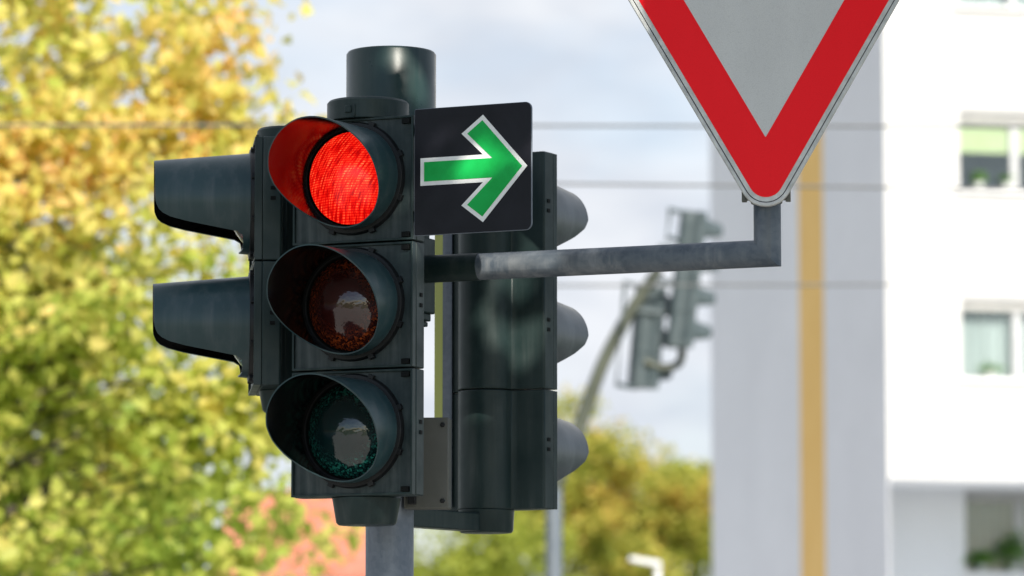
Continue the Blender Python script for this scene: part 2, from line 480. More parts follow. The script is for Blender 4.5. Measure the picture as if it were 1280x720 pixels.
def traffic_light(loc, rz, lamps, table, taper, label, top=None, bottom=None, detail=True, mats=None):
    """lamps from top to bottom: 'red' 'amber' 'green'; loc = bottom centre of the front face"""
    t = empty('traffic_light', loc, rz)
    tag(t, label, 'traffic light')
    n = len(lamps)
    mt = dict(body='green_plastic', door='door_plastic', visor='visor_plastic'); mt.update(mats or {})
    prof = shell_profile()
    for k in range(n):                                    # one housing per compartment, fine gap between
        bm = bmesh.new()
        z0, z1 = k * MH + .0012, (k + 1) * MH - .0012
        a = [bm.verts.new((x, y, z0)) for x, y in prof]; b = [bm.verts.new((x, y, z1)) for x, y in prof]
        m = len(prof)
        for i in range(m): bm.faces.new((a[i], a[(i + 1) % m], b[(i + 1) % m], b[i]))
        bm.faces.new(a); bm.faces.new(b)
        obj('housing', bm, mt['body'], t, .0025)
        if detail:
            w = MW / 2
            zc = (k + .5) * MH + .012
            for s in (-1, 1):
                for dz in (-.012, .012):
                    bm = bmesh.new()
                    add_box(bm, s * (w + .0006) - .0012, s * (w + .0006) + .0012, .034, .046, zc + dz - .0045, zc + dz + .0045)
                    obj('side_slot', bm, 'gap', t)
    # core keeps light from leaking between compartments
    for k, lamp in enumerate(reversed(lamps)):
        zc = (k + .5) * MH
        w, h = MW / 2, MH / 2
        d = empty('lamp_door', (0, 0, zc), 0, t)
        bm = bmesh.new()
        add_box(bm, -w + .0035, w - .0035, .003, .0158, -h + .0035, h - .0035)
        obj('door_panel', bm, mt['door'], d, .002)
        bm = bmesh.new()
        o_ = [(-w + .001, -h + .002), (w - .001, -h + .002), (w - .001, h - .002), (-w + .001, h - .002)]
        add_prism(bm, o_, -.003, .0152, inset_poly(o_, .0055))
        obj('door_rim', bm, mt['body'], d, .0012)
        if detail:
            for z in (-h + .015, h - .015):
                bm = bmesh.new()
                add_box(bm, w - .030, w - .010, -.004, .006, z - .006, z + .006)
                obj('latch', bm, 'gap', d, .001)
        bm = bmesh.new()                                   # flange of the visor with bayonet tabs
        add_lathe(bm, [(.113, -.0115), (.1295, -.010), (.133, .0035)], 64, axis='y', cap=False)
        for i in range(8):
            an = math.pi / 8 + i * math.pi / 4
            M = Matrix.Rotation(an, 4, 'Y')
            add_box(bm, .126, .1385, -.009, .004, -.007, .007, M)
        obj('flange', bm, 'black', d, .0008)
        bm = bmesh.new()                                   # black pot the lens sits in
        add_lathe(bm, [(.119, -.003), (.1085, -.0085), (.100, -.004)], 56, axis='y', cap=False)
        obj('lens_seat', bm, 'gap', d)
        obj('visor', visor_mesh(table, taper=taper), (mt['visor'], 'visor_inside'), d, 0, True, 50)
        obj('lens', lens_mesh(), 'lens_' + lamp, d, 0, True, 80)
        for ch in d.children:                              # the optic sits a touch above the door's middle
            if ch.name.split('.')[0] in ('flange', 'lens_seat', 'visor', 'lens'): ch.location.z = .005
    H = n * MH
    if top:
        r, h = top
        bm = bmesh.new()
        add_lathe(bm, [(r, .0), (r, h - .006), (r - .005, h), (r * .5, h + .002)], 56, (0, .078, H - .001))
        if detail:
            add_box(bm, -.012, .004, .078 - r - .004, .078 - r + .01, H + h * .22, H + h * .55)
            add_box(bm, .010, .014, .078 - r - .003, .078 - r + .01, H + .001, H + h * .6)
        obj('top_mount', bm, mt['body'], t, .0015)
    if bottom:
        r0, r1, h = bottom
        bm = bmesh.new()
        add_lathe(bm, [(r0, .001), (r0 - (r0 - r1) * .9, -h + .006), (r1 - .004, -h), (r1 * .4, -h - .001)], 56, (0, .078, 0))
        obj('bottom_mount', bm, mt['body'], t, .0015)
    return t

A_MAIN = R(-24)
YM = 9.2
p = at(439.5, 621, YM)
main = traffic_light(p, A_MAIN, ['red', 'amber', 'green'], FRONT_VISOR, .005,
                     'three-lamp traffic light with its red lamp lit, beside the green arrow plate',
                     top=(.096, .05), bottom=(.080, .069, .062))
main_origin = p.copy()

# pole axis sits behind the main head
YP = 9.47
pp = at(487, 690, YP)
PX, PY = pp.x, pp.y

# left head, two lamps, turned to the left
A_LEFT = R(-84)
q = at(315, 489, 9.42)
left = traffic_light(q, A_LEFT, ['dark_red', 'green'], SIDE_VISOR, .021,
                     'two-lamp traffic light seen from its side, hoods pointing left toward the yellow tree',
                     top=(.070, .040), bottom=(.062, .052, .05))
# right head, three lamps, back to the camera
A_RIGHT = R(148)
q2 = at(629, 640, 9.86)
REAR_VISOR = [(-180, .03), (-160, .038), (-145, .07), (-130, .13), (-115, .19), (-100, .235), (-85, .255), (0, .262),
              (85, .255), (100, .235), (115, .19), (130, .13), (145, .07), (160, .038), (180, .03)]
right = traffic_light(q2, A_RIGHT, ['dark_red', 'amber', 'green'], REAR_VISOR, .030,
                      'three-lamp traffic light seen from behind, rounded dark back, hoods pointing right',
                      top=(.068, .04), bottom=(.069, .066, .055), mats=dict(visor='visor_weathered_skylit'))
bm = bmesh.new()
add_box(bm, MW / 2 - .022, MW / 2 + .003, .0635, .068, .01, 3 * MH - .01)
obj('reflection_strip', bm, 'lime_reflection', right, .001)  # lime colour stands in for the yellow tree reflected along this edge
bm = bmesh.new()
add_box(bm, .106, MW / 2 - .0225, .0655, .070, .012, 3 * MH - .012)
obj('hinge_strip', bm, 'galv', right, .001)

# ------------------------------------------------------------------ pole with cap, arm and brackets
pole = empty('signal_pole', (PX, PY, 0))
tag(pole, 'grey galvanised signal pole with a green drum cap, carrying the traffic lights', 'pole')
ztop = at(487, 66, YP).z
zc0 = at(487, 205, YP).z
bm = bmesh.new()
add_lathe(bm, [(.057, 0), (.057, zc0 + .05)], 48)
obj('shaft', bm, 'galv', pole)
bm = bmesh.new()
add_lathe(bm, [(.100, zc0), (.1075, zc0 + .004), (.1075, ztop - .006), (.1035, ztop), (.06, ztop + .003)], 64)
obj('drum_cap', bm, 'cap_paint', pole, .001)
# arm: horizontal tube toward the right and a little nearer, then up
a_dir = Vector((math.cos(R(22)), -math.sin(R(22)), 0))
def arm_pt(px):
    """point on the arm's vertical plane under pixel column px"""
    k = (px - 640) / (F * cp)
    # PX + s*cos = k' * (PY - s*sin) with the depth factor folded in
    d = .118
    kk = (px - 640) / F / (cp - (360 - 325) / F * sp)
    s = (kk * PY - PX) / (a_dir.x - kk * a_dir.y)
    return s
s_end = arm_pt(959.5)
zarm = at(760, 326, PY + arm_pt(760) * a_dir.y).z
AE = Vector((PX, PY, 0)) + a_dir * s_end
zs = at(960, 60, AE.y).z
L = lambda v: Vector(v) - Vector((PX, PY, 0))
P0 = Vector((0, 0, zarm)); P1 = a_dir * s_end + Vector((0, 0, zarm)); P2 = a_dir * s_end + Vector((0, 0, zarm + 1.05))
bm = bmesh.new()
add_tube(bm, [P0, P1, P2], .0315, 40)
obj('sign_arm', bm, 'arm_galv', pole, 0, True, 40)
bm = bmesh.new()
add_tube(bm, [a_dir * .05 + P0, a_dir * arm_pt(600) + P0], .0328, 40)  # slightly wider dark green tube over the arm's left end
obj('arm_dark_end', bm, 'green_plastic', pole, .0008)
# clamp blocks between pole, main head and arm
bm = bmesh.new()
MC = Matrix.Translation(P0) @ Matrix.Rotation(R(-24), 4, 'Z')
zt, zb = at(520, 286, 9.35).z - zarm, at(520, 402, 9.35).z - zarm
xr = (533 - 487) / 533 / math.cos(R(24))
add_box(bm, -.06, xr, -.10, .05, zb + .03, zt - .01, MC)
add_box(bm, -.05, xr - .012, -.085, .045, zt - .01, zt + .004, MC)
add_box(bm, -.05, xr - .006, -.09, .04, zb + .012, zb + .03, MC)
add_box(bm, -.05, xr - .016, -.085, .045, zb, zb + .012, MC)
obj('arm_clamp', bm, 'green_plastic', pole, .003)
def bracket(name, p0, p1, w, h, mat='green_plastic'):
    """flat bar from p0 to p1 (pole-local)"""
    p0, p1 = Vector(p0), Vector(p1)
    d = p1 - p0; bm = bmesh.new()
    add_box(bm, 0, d.length, -w / 2, w / 2, -h / 2, h / 2,
            Matrix.Translation(p0) @ Matrix.Rotation(math.atan2(d.y, d.x), 4, 'Z'))
    return obj(name, bm, mat, pole, .003)
def hub(t, h):                       # mounting axis of a head, pole-local
    v = Matrix.Rotation(t.rotation_euler.z, 4, 'Z') @ Vector((0, .078, 0))
    return Vector((t.location.x - PX + v.x, t.location.y - PY + v.y, h))
zl = at(607, 653, 9.75).z
b_ = bracket('bracket', (0, 0, zl), hub(right, zl), .05, .044)
bracket('bracket', (0, 0, right.location.z + 3 * MH + .022), hub(right, right.location.z + 3 * MH + .022), .05, .03)
bracket('bracket', (0, 0, left.location.z + 2 * MH + .018), hub(left, left.location.z + 2 * MH + .018), .05, .03)
bracket('bracket', (0, 0, left.location.z - .02), hub(left, left.location.z - .02), .05, .03)
bracket('bracket', (0, 0, main_origin.z + 3 * MH + .02), hub(main, main_origin.z + 3 * MH + .02), .05, .03)
bracket('bracket', (0, 0, main_origin.z - .025), hub(main, main_origin.z - .025), .05, .03)
# cover plate with two bolts between the pole and the right-hand head
c0 = at(505, 522, 9.40); c1 = at(561, 636, 9.40)
plate = empty('cover_plate', (c0.x - PX, c0.y - PY, c1.z), R(-6), pole)
wv, hv = (c1.x - c0.x), (c0.z - c1.z)
bm = bmesh.new(); add_box(bm, 0, wv, 0, .06, 0, hv); obj('panel', bm, 'plate_grey', plate, .003)
for z in (.018, hv - .018):
    bm = bmesh.new(); add_lathe(bm, [(.0062, 0), (.0062, -.004), (.004, -.006)], 6, (wv - .014, .001, z), 'y')
    obj('bolt', bm, 'black', plate)
bm = bmesh.new(); add_box(bm, .012, .03, -.02, .03, .01, .068); obj('catch', bm, 'black', plate, .002)

# ------------------------------------------------------------------ arrow plate
ap_ = Matrix.Rotation(A_MAIN, 4, 'Z')
zA = at(517, 216, YM - .06).z
loc = Vector(main_origin) + (ap_ @ Vector((MW / 2 + .001, .001, 0)))
arrow = empty('arrow_plate', (loc.x, loc.y, zA), A_MAIN)
tag(arrow, 'square black plate with a green right arrow edged in white, beside the lit red lamp', 'sign')
S = .295
outline = rounded_poly([(0, -S / 2), (S, -S / 2), (S, S / 2), (0, S / 2)], [.004, .016, .016, .004], 8)
bm = bmesh.new(); add_prism(bm, outline, .0, .006); obj('backing', bm, 'galv', arrow, .0006)
bm = bmesh.new(); add_prism(bm, inset_poly(outline, .0012), -.0007, .001); obj('black_face', bm, 'arrow_black', arrow, .0002)
arr = [(.016, .032), (.174, .032), (.120, .083), (.174, .124), (.285, 0), (.174, -.124), (.120, -.083), (.174, -.032), (.016, -.032)]
bm = bmesh.new(); add_prism(bm, arr, -.0014, -.0003); obj('arrow_border', bm, 'arrow_white', arrow)
bm = bmesh.new(); add_prism(bm, inset_poly(arr, .0095), -.0021, -.001); obj('arrow', bm, 'arrow_green', arrow)
for z in (-.10, .10):
    bm = bmesh.new(); add_box(bm, -.008, .03, .0062, .022, z - .012, z + .012)
    obj('mounting_lug', bm, 'black', arrow, .001)

# ------------------------------------------------------------------ give-way sign
YS = AE.y - .052
apex = at(957.8, 290.5, YS)
sign = empty('give_way_sign', apex, R(-5))
tag(sign, 'white triangular give-way sign with red border, pointing down, on the end of the grey arm', 'sign')
side = .9; hgt = side * math.sqrt(3) / 2
tri = [(0, 0), (side / 2, hgt), (-side / 2, hgt)]
def tri_in(d, r): return rounded_poly(inset_poly(tri, d), r, 12)
bm = bmesh.new(); add_prism(bm, tri_in(0, .060), -.004, .016, tri_in(.0085, .0515)); obj('edge_profile', bm, 'sign_edge', sign, .0015)
bm = bmesh.new(); add_prism(bm, tri_in(.0085, .0515), .0005, .0035); obj('panel', bm, 'gap', sign)
bm = bmesh.new(); add_prism(bm, tri_in(.0105, .0495), -.0015, .0015); obj('pale_margin', bm, 'sign_edge', sign)
bm = bmesh.new(); add_prism(bm, tri_in(.0205, .040), -.0025, -.0005); obj('red_border', bm, 'sheet_red', sign)
bm = bmesh.new(); add_prism(bm, tri_in(.1095, .0015), -.0034, -.0015); obj('white_field', bm, 'sheet_white', sign)
for z in (.09, .62):
    bm = bmesh.new()
    wd = .050 if z < .2 else .16
    add_box(bm, -wd, wd, .0165, .024, z - .014, z + .012)
    for s in (-1, 1): add_box(bm, s * wd - .006, s * wd + .006, .0165, .036, z - .016, z + .014)
    add_lathe(bm, [(.0335, -.018), (.0365, -.016), (.0365, .016), (.0335, .018)], 32, (0, .052, z))
    obj('clamp', bm, 'plate_grey', sign, .0015)

# ------------------------------------------------------------------ far mast and its two heads
YF = 34.0
def far(px, py): return at(px, py, YF)
mb = far(692, 720)
mast = empty('signal_mast', (mb.x, mb.y, 0))
tag(mast, 'olive grey mast rising from a pale post and curving up to the far traffic lights', 'mast')
def ml(px, py):
    v = far(px, py); return (v.x - mb.x, 0, v.z)
def smooth_path(pts, n=8):
    P = [Vector(p) for p in pts]; out = []
    for i in range(len(P) - 1):
        p0, p1, p2, p3 = P[max(i - 1, 0)], P[i], P[i + 1], P[min(i + 2, len(P) - 1)]
        for k in range(n):
            t = k / n
            out.append(.5 * ((2 * p1) + (p2 - p0) * t + (2 * p0 - 5 * p1 + 4 * p2 - p3) * t * t + (3 * p1 - p0 - 3 * p2 + p3) * t ** 3))
    out.append(P[-1]); return out
bm = bmesh.new(); add_tube(bm, [(0, 0, 0), ml(692, 720), ml(692.5, 612)], .072, 24); obj('post', bm, 'galv', mast)
pth = smooth_path([ml(692.5, 616), ml(700, 592), ml(722, 540), ml(752, 458), ml(783, 398), ml(806, 362), ml(824, 336)])
bm = bmesh.new(); add_tube(bm, pth, [.066 - .018 * i / len(pth) for i in range(len(pth))], 20); obj('curved_arm', bm, 'mast_olive', mast)

bm = bmesh.new()
add_tube(bm, smooth_path([ml(852, 428), ml(852, 446), ml(845, 457), ml(826, 459), ml(806, 452)]), .035, 12); obj('curved_bracket', bm, 'mast_olive', mast)
bm = bmesh.new()
add_tube(bm, [ml(790, 388), ml(826, 392), ml(856, 390)], .03, 12); obj('cross_bracket', bm, 'far_green', mast)
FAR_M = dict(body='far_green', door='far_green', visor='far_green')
def far_light(px, py, lamps, rz, lean, dy, label):
    v = at(px, py, YF + dy)
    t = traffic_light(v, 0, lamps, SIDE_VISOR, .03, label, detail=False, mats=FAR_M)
    t.rotation_euler = (0, R(lean), R(rz))
    t.rotation_mode = 'XYZ'
    t['group'] = 'far traffic lights on the curved mast'
    return t
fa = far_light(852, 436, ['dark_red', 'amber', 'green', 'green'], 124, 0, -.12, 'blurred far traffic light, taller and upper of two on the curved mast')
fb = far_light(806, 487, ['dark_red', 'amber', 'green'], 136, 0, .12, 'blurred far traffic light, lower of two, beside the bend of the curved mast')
for t, ln in ((fa, 6.5), (fb, 5)):      # both lean with the mast
    t.matrix_world = Matrix.Translation(t.location) @ Matrix.Rotation(R(ln), 4, 'Y') @ Matrix.Rotation(t.rotation_euler.z, 4, 'Z')
def hoop(t, pts, name='hoop_bracket'):
    bm = bmesh.new()
    add_tube(bm, pts, .019, 10)
    return obj(name, bm, 'far_green', t)
hoop(fb, [(0, .12, 3 * MH - .01), (0, .36, 3 * MH - .01), (0, .36, .0), (0, .12, .0)])
hoop(fa, [(0, .10, 4 * MH - .02), (0, .28, 4 * MH - .02), (0, .28, 4 * MH - .26), (0, .1, 4 * MH - .26)])
hoop(fa, [(.05, .10, 4 * MH - .34), (.05, .3, 4 * MH - .34), (.05, .3, .55), (.05, .1, .55)])

# ------------------------------------------------------------------ overhead wires
WG = 'overhead wires'
for (pl, prr, Y, lab) in ((156, 158, 25.0, 'topmost of three thin grey overhead wires, passing behind the white triangular sign'),
                          (222, 236, 25.6, 'middle one of three thin grey overhead wires, crossing behind the lower tip of the sign'),
                          (359, 355, 29.3, 'lowest of three thin grey overhead wires, crossing below the sign arm')):
    a = at(0, pl, Y); b = at(1280, prr, Y)
    d = (b - a); pts = []
    for i in range(41):
        t = -4 + 9 * i / 40
        pt = a + d * t; pt.z -= .0009 * (28 ** 2 - ((t - .5) * d.length) ** 2) * -.15
        pts.append(pt)
    zoff = pts[20].z - (a.z + b.z) / 2
    for pt in pts: pt.z -= zoff
    c = pts[20].copy()
    bm = bmesh.new(); add_tube(bm, [pt - c for pt in pts], .0085, 8)
    o = obj('overhead_wire', bm, 'wire'); o.location = c
    tag(o, lab, 'wire', WG)

# ------------------------------------------------------------------ apartment building
YB = 60.0
bc = at(1108, 400, YB)
bld = empty('apartment_building', (bc.x, bc.y, 0), R(12))
tag(bld, 'white apartment building with a shaded grey side wall and an ochre vertical stripe', 'building')
Bi = Matrix.Rotation(R(-12), 3, 'Z')
def zb_(py, Y): return at(1200, py, Y).z
def fx(px, ly):      # local x on the facade plane local y=ly for pixel column px
    best = None
    ca, sa = math.cos(R(12)), math.sin(R(12))
    k = (px - 640) / F / cp * 1.0
    k = at(px, 360, 1.0).x
    # X = bc.x + ca*x - sa*ly ; Y = bc.y + sa*x + ca*ly ; X = k*Y
    return (k * (bc.y + ca * ly) - bc.x + sa * ly) / (ca - k * sa)
BW, BD, BH = 16.0, 10.3, 22.0
z_over = zb_(598, YB)
def wall_with_holes(name, x0, x1, z0, z1, holes, y, depth, mat, parent):
    """front sheet at local y with rectangular openings and their reveals"""
    xs = sorted({x0, x1, *[h[0] for h in holes], *[h[1] for h in holes]})
    zs_ = sorted({z0, z1, *[h[2] for h in holes], *[h[3] for h in holes]})
    bm = bmesh.new(); V = {}
    def vt(x, z):
        if (x, z) not in V: V[(x, z)] = bm.verts.new((x, y, z))
        return V[(x, z)]
    for i in range(len(xs) - 1):
        for j in range(len(zs_) - 1):
            cx, cz = (xs[i] + xs[i + 1]) / 2, (zs_[j] + zs_[j + 1]) / 2
            if any(h[0] < cx < h[1] and h[2] < cz < h[3] for h in holes): continue
            bm.faces.new((vt(xs[i], zs_[j]), vt(xs[i + 1], zs_[j]), vt(xs[i + 1], zs_[j + 1]), vt(xs[i], zs_[j + 1])))
    for h in holes:
        q = [(h[0], h[2]), (h[1], h[2]), (h[1], h[3]), (h[0], h[3])]
        f = [bm.verts.new((x, y, z)) for x, z in q]; b = [bm.verts.new((x, y + depth, z)) for x, z in q]
        for i in range(4): bm.faces.new((f[i], f[(i + 1) % 4], b[(i + 1) % 4], b[i]))
    me = bpy.data.meshes.new(name); bm.to_mesh(me); bm.free()
    return link(name, me, mat, parent, 0, False)
def window(x0, x1, z0, z1, y, dress, plants=0):
    w = empty('window', (x0, y, z0), 0, bld)
    W, H = x1 - x0, z1 - z0
    fr = .04
    o_ = [(0, 0), (W, 0), (W, H), (0, H)]
    bm = bmesh.new()
    add_prism(bm, o_, .12, .19, inset_poly(o_, fr))
    xm = W * .485
    add_box(bm, xm, xm + .13, .121, .189, fr + .0005, H - fr - .0005)
    obj('frame', bm, 'window_frame', w, .008)
    bm = bmesh.new(); add_box(bm, .002, W - .002, .085, .119, H - .16, H - .002); obj('shutter_box', bm, 'frame_grey', w, .005)
    for xp0, xp1 in ((fr - .005, xm + .005), (xm + .125, W - fr + .005)):
        bm = bmesh.new(); add_box(bm, xp0, xp1, .15, .158, fr - .005, H - fr + .005)
        obj('pane', bm, 'glass', w)
    bm = bmesh.new(); add_box(bm, -.08, W + .08, -.10, .118, -.055, .002); obj('sill', bm, 'frame_white', w, .01)
    bm = bmesh.new(); add_box(bm, -.1, W + .1, 1.0, 1.05, -.1, H + .1); obj('room_back', bm, 'interior', w)
    bm = bmesh.new()
    if dress == 'blind':
        add_box(bm, fr, W - fr, .20, .21, H * .50, H - .02)
        obj('blind', bm, 'blind', w)
    else:
        n = 60; lo = .06 if dress == 'curtain' else .3
        z_lo = .02
        for i in range(n):
            xa, xb = .03 + (W - .06) * i / n, .03 + (W - .06) * (i + 1) / n
            fy = lambda x: .34 + .03 * math.sin(x * 46) + .015 * math.sin(x * 21 + 1)
            vs = [bm.verts.new((x, fy(x), z)) for x, z in ((xa, z_lo), (xb, z_lo), (xb, H - .02), (xa, H - .02))]
            bm.faces.new(vs)
        bmesh.ops.remove_doubles(bm, verts=bm.verts, dist=1e-5)
        obj('curtain', bm, 'curtain' if dress == 'curtain' else 'room_dark', w)
    return w
xw0, xw1 = fx(1201, 0), fx(1201, 0) + 1.78
Yw = YB + .3
rows = [(zb_(238, Yw), zb_(139, Yw), 'blind'), (zb_(474, Yw), zb_(374, Yw), 'curtain')]
rows.append((rows[0][0] + 2.83, rows[0][1] + 2.83, 'curtain'))
rows.append((rows[0][0] + 5.66, rows[0][1] + 5.66, 'blind'))
holes = []
for z0, z1, d in rows:
    for dx in (0, 4.2, 8.4):
        holes.append((xw0 + dx, xw1 + dx, z0, z1))
wall_with_holes('facade', 0, BW, z_over, BH, holes, 0, .2, 'facade', bld)
for k, (z0, z1, d) in enumerate(rows):
    for j, dx in enumerate((0, 4.2, 8.4)):
        window(xw0 + dx, xw1 + dx, z0, z1, 0, d if (j + k) % 2 == 0 or j == 0 else 'curtain')
RY = 2.4
xl0 = fx(1203, RY)
zl0, zl1 = at(1203, 716, YB + RY + .6).z, at(1203, 614, YB + RY + .6).z
lowh = [(xl0, xl0 + 1.78, zl0, zl1), (xl0 + 4.2, xl0 + 5.98, zl0, zl1)]
wall_with_holes('recessed_wall', .016, BW, 0, z_over, lowh, RY, .2, 'shade_lifted_render', bld)
for h in lowh: window(*h, RY, 'dark')
bm = bmesh.new(); add_box(bm, .016, BW, .002, BD, z_over - .0, z_over + .02); obj('overhang_soffit', bm, 'shade_lifted_render', bld)
bm = bmesh.new()
add_box(bm, .0, .014, .004, BD, 0, BH - .01)
obj('side_wall', bm, 'side_render', bld)
bm = bmesh.new(); add_box(bm, -.006, .008, 3.32, 4.70, 0, BH - .02); obj('stripe', bm, 'ochre', bld)
bm = bmesh.new(); add_box(bm, .3, BW, BD - .3, BD - .004, 0, BH - .01); add_box(bm, BW - .3, BW - .003, .01, BD - .305, 0, BH - .01)
obj('rear_wall', bm, 'side_render', bld)
bm = bmesh.new(); add_box(bm, -.15, BW + .15, -.15, BD + .15, BH, BH + .3); obj('roof', bm, 'frame_grey', bld)

# ------------------------------------------------------------------ leaves, trees
def leaves_mesh(name, P, size, up=.3, aspect=.72):
    """one folded diamond leaf at each point"""
    n = len(P)
    nrm = rng.normal(size=(n, 3)); nrm[:, 2] += up * 2.0; nrm /= np.linalg.norm(nrm, axis=1)[:, None]
    t = rng.normal(size=(n, 3)); t -= nrm * (t * nrm).sum(1)[:, None]; t /= np.linalg.norm(t, axis=1)[:, None]
    b = np.cross(nrm, t)
    s = (size * rng.uniform(.6, 1.25, n))[:, None]
    fold = nrm * s * .12
    v = np.empty((n, 6, 3))
    v[:, 0] = P - t * s * .5
    v[:, 1] = P - t * s * .12 + b * s * aspect * .5 + fold
    v[:, 2] = P + t * s * .2 + b * s * aspect * .36 + fold
    v[:, 3] = P + t * s * .55
    v[:, 4] = P + t * s * .2 - b * s * aspect * .36 + fold
    v[:, 5] = P - t * s * .12 - b * s * aspect * .5 + fold
    idx = np.arange(n)[:, None] * 6
    f = np.concatenate([idx + np.array([[0, 1, 2, 3]]), idx + np.array([[0, 3, 4, 5]])], 1).reshape(-1)
    me = bpy.data.meshes.new(name)
    me.vertices.add(n * 6); me.vertices.foreach_set('co', v.reshape(-1))
    me.loops.add(n * 8); me.loops.foreach_set('vertex_index', f)
    me.polygons.add(n * 2)
    me.polygons.foreach_set('loop_start', np.arange(n * 2) * 4)
    me.polygons.foreach_set('loop_total', np.full(n * 2, 4))
    me.update(calc_edges=True)
    return me

def tree(base, height, crown_c, crown_r, n_clump, n_leaf, leaf, mat, label, trunk_r=.14, clump=.42, extra=(), keep=None, shift=(0, 0), group=None, name='tree', seed=1, hollow=.45):
    """base: foot of trunk; crown_c, crown_r: ellipsoid centre and radii (world); leaves gather in clumps on the limbs"""
    rs = np.random.default_rng(seed)
    base = Vector(base); cc = Vector(crown_c) - base; cr = Vector(crown_r)
    t = empty(name, base); tag(t, label, 'tree', group)
    d = rs.normal(size=(n_clump, 3)); d /= np.linalg.norm(d, axis=1)[:, None]
    rad = rs.uniform(hollow, 1.0, n_clump) ** .6 * (1 + .16 * rs.normal(size=n_clump)).clip(.6, 1.25)
    C = np.array(cc) + d * rad[:, None] * np.array(cr)
    C = np.concatenate([C, np.array([list(Vector(e) - base) for e in extra]).reshape(-1, 3)])
    # trunk and limbs
    cc = cc + Vector((shift[0], shift[1], 0))
    bm = bmesh.new()
    top = cc + Vector((0, 0, cr.z * .45))
    tp = smooth_path([(0, 0, 0), (trunk_r * .3, .05, cc.z * .35), (cc.x * .6, cc.y * .6, cc.z * .75), (cc.x, cc.y, cc.z), top], 5)
    add_tube(bm, tp, [trunk_r * (1 - .82 * i / (len(tp) - 1)) for i in range(len(tp))], 12)
    nm = len(tp)
    for k in range(len(C)):
        c = Vector(C[k])
        hh = max(cc.z * .45, min(top.z, c.z - .35 * (c - cc).length))
        i = min(range(nm), key=lambda q: abs(tp[q].z - hh))
        s0 = tp[i]; md = s0.lerp(c, .5) + Vector((rs.normal() * .1, rs.normal() * .1, .12))
        r0 = trunk_r * (1 - .82 * i / (nm - 1)) * .17
        if keep is not None:
            q_ = np.array([list(s0.lerp(md, f)) for f in np.linspace(0, 1, 25)] + [list(md.lerp(c, f)) for f in np.linspace(0, 1, 25)])
            if not keep(q_ + np.array(base)).all(): continue
        add_tube(bm, smooth_path([s0, md, c], 3), [r0, r0 * .85, r0 * .7, r0 * .55, r0 * .42, r0 * .3, r0 * .18], 6)
    obj('trunk', bm, 'bark', t)
    per = n_leaf // len(C)
    pts = []
    for c in C:
        m = int(per * rs.uniform(.5, 1.5))
        s = clump * rs.uniform(.6, 1.25)
        g = rs.normal(size=(m, 3)); g /= (np.linalg.norm(g, axis=1)[:, None] + 1e-6)
        g *= (rs.uniform(0, 1, m) ** .45)[:, None] * s * 1.35
        g[:, 2] *= .62
        pts.append(c + g)
    Pn = np.concatenate(pts)
    if keep is not None: Pn = Pn[keep(Pn + np.array(base))]
    link('crown', leaves_mesh('crown', Pn, leaf), mat, t, 0, False)
    return t

# big autumn tree on the left
YT = 26.0
c = at(-45, 345, YT)
ex = [at(285, 14, YT), at(255, 34, YT), at(232, 62, YT), at(305, 160, YT), at(280, 180, YT), at(255, 125, YT), at(290, 200, YT), at(315, 245, YT),
      at(260, 215, YT), at(315, 320, YT), at(345, 550, YT), at(315, 630, YT), at(320, 470, YT), at(225, 95, YT), at(200, 25, YT), at(190, 150, YT),
      at(150, 560, YT), at(180, 470, YT), at(215, 520, YT), at(250, 470, YT), at(275, 500, YT), at(170, 430, YT), at(300, 500, YT), at(225, 560, YT), at(230, 600, YT), at(60, 620, YT), at(290, 540, YT), at(120, 660, YT), at(200, 690, YT), at(20, 690, YT), at(280, 690, YT)]
tree((c.x - .2, YT, 0), 7, c, (1.5, 1.6, 2.35), 112, 16500, .122, 'leaf_autumn',
     'tall autumn tree with yellow and orange leaves left of the traffic lights', .2, .40, ex, seed=3, hollow=.15)
c = at(70, 715, 33)
tree((c.x, 33, 0), 6, c, (1.95, 1.6, 2.3), 90, 13000, .135, 'leaf_autumn',
     'lower yellow-green tree behind the tall autumn tree, above the red roof', .15, .5, seed=5, hollow=.15)

# trees low on the right, in front of the building
for (px, py, Y, rx, rz_, n1, n2, mat, lab, sd) in (
        (700, 612, 110, 2.4, 2.9, 56, 13000, 'leaf_olive', 'olive and orange bushy tree behind the pale mast post', 21),
        (795, 672, 112, 2.9, 2.75, 56, 13000, 'leaf_olive', 'olive bushy tree behind the small street lamp', 22),
        (872, 655, 116, 2.1, 2.15, 40, 9000, 'leaf_lime', 'lime green tree at the edge of the grey wall', 23),
        (572, 722, 100, 3.1, 1.7, 60, 9000, 'leaf_lime', 'low yellow-green tree seen right of the grey signal pole', 24),
        (430, 835, 40, 1.1, .62, 30, 7000, 'leaf_lime', 'low yellow-green tree in front of the red roofed house', 25)):
    c = at(px, py, Y)
    tree((c.x, Y, 0), 5, c, (rx, rx, rz_), n1, n2, .085 if Y < 60 else .18, mat, lab, .1, .36 if Y < 60 else .8, seed=sd, hollow=.15)

